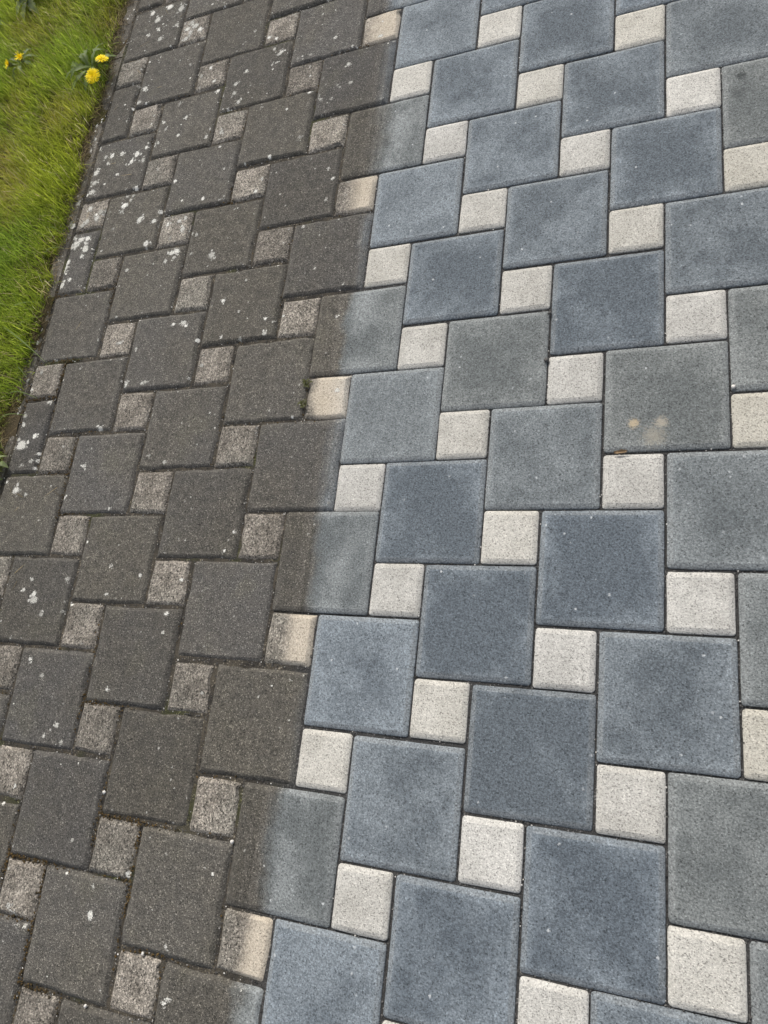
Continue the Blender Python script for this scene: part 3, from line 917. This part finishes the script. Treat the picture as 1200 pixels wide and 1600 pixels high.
# dead leaf at the lawn edge, crumpled leaf scrap in a clean joint
def scrap(name, loc, L, W, label, cat, rz):
    V, F = [], []
    n = 8
    for i in range(n + 1):
        t = i / n
        wv = W * .5 * math.sin(math.pi * (.08 + .86 * t)) ** .7
        for s_ in (-1, -.4, .4, 1):
            V.append((L * (t - .5), s_ * wv * random.uniform(.75, 1.15), .003 + .35 * W * abs(s_) ** 2 + .15 * W * math.sin(t * 9 + s_ * 2)))
        if i:
            b = 4 * i
            for q in range(3):
                F.append((b - 4 + q, b - 3 + q, b + 1 + q, b + q))
    o = mesh_obj(name, V, F, M_STRAW, None, smooth=True, loc=loc)
    o.rotation_euler = (0, 0, rz)
    return tag(o, label, cat)
scrap('dry_leaf', (-1.352, .985, .002), .032, .014, 'curled dry tan leaf lying at the lawn edge', 'leaf', .5)
scrap('leaf_scrap', (.129, .3005, -.002), .022, .007, 'crumpled brown leaf scrap caught in a joint under the rust-spotted paver', 'leaf', .1)

# ------------------------------------------------------------------ loose bits: pebbles as things
def blob(r, seed, flat=.7, n=7, m=4):
    rg = random.Random(seed)
    V = [(0, 0, r * flat)]
    for i in range(1, m):
        ph = math.pi * i / m
        for k in range(n):
            an = 2 * math.pi * k / n + i * .4
            q = r * rg.uniform(.78, 1.18)
            V.append((q * math.sin(ph) * math.cos(an), q * math.sin(ph) * math.sin(an), q * math.cos(ph) * flat))
    V.append((0, 0, -r * flat))
    F = []
    for k in range(n):
        F.append((0, 1 + k, 1 + (k + 1) % n))
        F.append((len(V) - 1, 1 + (m - 2) * n + (k + 1) % n, 1 + (m - 2) * n + k))
    for i in range(m - 2):
        for k in range(n):
            kk = (k + 1) % n
            F.append((1 + i * n + k, 1 + (i + 1) * n + k, 1 + (i + 1) * n + kk, 1 + i * n + kk))
    return V, F
for i, (x, y, r, mt, lab) in enumerate((
        (.3035, .410, .0042, M_PALE, 'white grain of stone at a joint near the right edge'),
        (-.002, .588, .0042, M_GRIT, 'dark pebble in the joint beside the darkest blue paver'),
        (-.004, .489, .0048, M_GRIT, 'dark pebble at the corner of a pale paver below the dark blue one'),
        (-.798, -.360, .0040, M_PALE, 'pale grain between grimy pavers above a tan paver'),
        (-.502, -.402, .0040, M_PALE, 'pale grain at the lower right corner of a grimy tan paver'),
        (-.643, -.602, .0032, M_PALE, 'white chip on the upper joint of the lowest tan paver'),
        (-.741, -.702, .0036, M_PALE, 'white chip in the joint left of the lowest tan paver'))):
    V, F = blob(r, 700 + i)
    o = mesh_obj('pebble', V, F, mt, None, smooth=True, loc=(x, y, -.001))
    tag(o, lab, 'pebble', 'loose grains on the paving')

# ------------------------------------------------------------------ lichen crusts on the grimy stones (too many and small to pick apart)
LV, LF, LS = [], [], []
for i in range(20):
    SURF.append((-1.346, -1.306, .2 + i * .1, .3 + i * .1, Vector((-1.326, .25 + i * .1, -.0046)), 0, 0, 0, .06, .06))
SA = np.array([q[:4] for q in SURF])
PX = (0, .0010, .0050, .0084, .0104); PZ = (-.0080, -.0070, -.0034, -.0006, 0)
def crust(x, y, r, rg, full=None):
    """thin ragged film lying on the face and arris of the stone below it"""
    hit = np.nonzero((SA[:, 0] < x) & (x < SA[:, 1]) & (SA[:, 2] < y) & (y < SA[:, 3]))[0]
    if not len(hit):
        return
    q = SURF[hit[0]]
    L, ca, sa = q[4], math.cos(q[7]), math.sin(q[7])
    def onto(px, py, lift):
        dx, dy = px - L.x, py - L.y
        lx, ly = dx * ca + dy * sa, -dx * sa + dy * ca          # stone's own axes, tilts are tiny
        z = L.z + ly * q[5] - lx * q[6]
        ins = min(q[8] - abs(dx), q[9] - abs(dy))
        return (px, py, z + float(np.interp(ins, PX, PZ)) + lift)
    b = len(LV); n = 12
    ph = [rg.uniform(.85, 1.15) for _ in range(n)]
    asp = rg.uniform(.85, 1.18); st = full or rg.choice((.42, .5, .65, .8, 1.0, 1.0))
    LS.extend([st] + [st * .85] * n + [0.0] * n)
    LV.append(onto(x, y, .0006))
    for f, lift in ((.6, .0006), (1.25, .0003)):
        for k in range(n):
            an = 2 * math.pi * k / n
            d_ = r * ph[k] * f
            LV.append(onto(x + d_ * math.cos(an) * asp, y + d_ * math.sin(an) / asp, lift))
    for k in range(n):
        kk = (k + 1) % n
        LF.append((b, b + 1 + k, b + 1 + kk))
        LF.append((b + 1 + k, b + 1 + n + k, b + 1 + n + kk))
        LF.append((b + 1 + k, b + 1 + n + kk, b + 1 + kk))
rg = random.Random(5)
for (x, y, r) in LICHEN:
    x /= 1000; y /= 1000; r /= 1000
    crust(x, y, r * .85, rg, rg.choice((.75, .9, 1.0)))
    for q in range(rg.randint(1, 4)):
        an = rg.uniform(0, 6.28)
        crust(x + r * 1.1 * math.cos(an), y + r * 1.1 * math.sin(an), r * rg.uniform(.2, .45), rg)
for (x0, x1, y0, y1, worn, rs) in placed:
    if not worn:
        continue
    cx, cy = (x0 + x1) / 2, (y0 + y1) / 2
    dens = max(0.0, 1.6 + 4.5 * max(0, cy - .55) + 5.0 * max(0, -cx - 1.0) * (cy > .3)) * (x1 - x0) * (y1 - y0) / .04
    if cx > -.6 and cy < .4:
        dens *= .4
    for q in range(int(dens * rs.uniform(.5, 1.5) * 3.4 + rs.random())):
        if rs.random() < .55:       # hugging an edge
            e = rs.randrange(4); t = rs.random(); ins = .004 + abs(rs.gauss(0, .010))
            x, y = ((x0 + ins, y0 + t * (y1 - y0)), (x1 - ins, y0 + t * (y1 - y0)), (x0 + t * (x1 - x0), y1 - ins), (x0 + t * (x1 - x0), y0 + ins))[e]
        else:
            x, y = rs.uniform(x0, x1), rs.uniform(y0, y1)
        crust(x, y, rs.choice((.0018, .002, .0024, .0028, .0034, .0042, .006)), rs)
for q in range(90):
    y_ = rg.uniform(.25, 2.15)
    crust(-1.326 + rg.gauss(.004, .009), y_, rg.choice((.002, .003, .004, .006)), rg)
lich = fast_mesh('lichen', LV, LF, M_LICH, pavement, smooth=True, colors=np.repeat(np.array(LS)[:, None], 3, 1))
lich['kind'] = 'stuff'

# ------------------------------------------------------------------ grit and moss in the joints
def grains(name, pts, rad, mat, seed):
    """small irregular octahedra"""
    r = np.random.default_rng(seed)
    P = np.asarray(pts); N = len(P)
    o6 = np.array([(1, 0, 0), (0, 1, 0), (-1, 0, 0), (0, -1, 0), (0, 0, 1), (0, 0, -1)], float)
    V = o6[None] * r.uniform(.6, 1.4, (N, 6, 1)) * np.asarray(rad)[:, None, None]
    an = r.uniform(0, 6.28, N); c_, s_ = np.cos(an)[:, None], np.sin(an)[:, None]
    V = np.stack([V[..., 0] * c_ - V[..., 1] * s_, V[..., 0] * s_ + V[..., 1] * c_, V[..., 2] * .8], -1) + P[:, None]
    T = np.array([(0, 1, 4), (1, 2, 4), (2, 3, 4), (3, 0, 4), (1, 0, 5), (2, 1, 5), (3, 2, 5), (0, 3, 5)])
    T = (T[None] + (np.arange(N) * 6)[:, None, None]).reshape(-1, 3)
    o = fast_mesh(name, V.reshape(-1, 3), T, mat, pavement)
    o['kind'] = 'stuff'
    return o

gp, gr_, mp, mr, pp, pr, cp, cr = [], [], [], [], [], [], [], []
MOSS = ((-1.205, .60, .05, 3), (-1.21, .53, .05, 3), (-1.12, .34, .06, 1.6), (-1.27, .50, .04, 2), (-1.11, .22, .07, 1.6), (-.72, -.41, .07, 2.2), (-.79, -.40, .06, 1.6),
        (-.93, -.50, .07, 2.5), (-.98, -.51, .05, 2.5), (-.90, -.66, .09, 2.2), (-.70, -.52, .05, 1.8), (-.98, -.20, .07, 2), (-.86, -.20, .06, 2.2),
        (-1.30, .82, .05, 1.6), (-1.1, .79, .05, 1.8), (-.50, .40, .04, .8), (-.8, 1.0, .05, 1), (-.87, -.08, .04, 1), (-.64, -.61, .05, 1.3))
for (x0, x1, y0, y1, worn, rs) in placed:
    for (ax, ay, bx, by) in ((x0, y0, x1, y0), (x0, y0, x0, y1)):
        L = math.hypot(bx - ax, by - ay)
        n = int(L / (.0030 if worn else .0042))
        for q in range(n):
            t = rs.random()
            x = ax + (bx - ax) * t; y = ay + (by - ay) * t
            jx = rs.gauss(0, .0016 if not worn else .0026)
            if ax == bx: x += jx
            else: y += jx
            gp.append((x, y, -.0072 + rs.uniform(-.0015, .0022)))
            gr_.append(rs.uniform(.0007, .0019))
            if rs.random() < (.06 if worn else .03):
                pp.append((x, y, (-.0055 if worn else -.0060) + rs.uniform(-.001, .002))); pr.append(rs.uniform(.0008, .0017))
        if worn:
            for q in range(int(L * 900)):
                t = rs.random()
                x = ax + (bx - ax) * t; y = ay + (by - ay) * t
                wgt = .03 * (vnoise(np.array([x * 6]), np.array([y * 6]), 123)[0] > .62)
                for (mx, my, r, am) in MOSS:
                    wgt += am * .33 * math.exp(-((x - mx) ** 2 + (y - my) ** 2) / (2 * (r * .6) ** 2))
                if rs.random() < wgt:
                    j1, j2 = rs.gauss(0, .0028), rs.gauss(0, .0028)
                    mp.append((x + j1, y + j2, -.0052 + rs.uniform(-.001, .0042))); mr.append(rs.uniform(.0010, .0026))
for q in range(9000):
    y = rg.uniform(-.6, 2.6)
    x = -1.352 + abs(rg.gauss(0, .016))
    if x < -1.302 and vnoise(np.array([y * 11]), np.array([x * 20]), 211)[0] > .30:
        cp.append((x, y, -.0050 + rg.uniform(-.001, .002))); cr.append(rg.uniform(.0008, .0026))
grains('joint_grit', gp, gr_, M_GRIT, 1)
grains('pale_grit', pp, pr, M_PALE, 2)
grains('moss', mp, mr, M_MOSS, 3)
grains('soil_crumbs', cp, cr, M_CRUMB, 4)
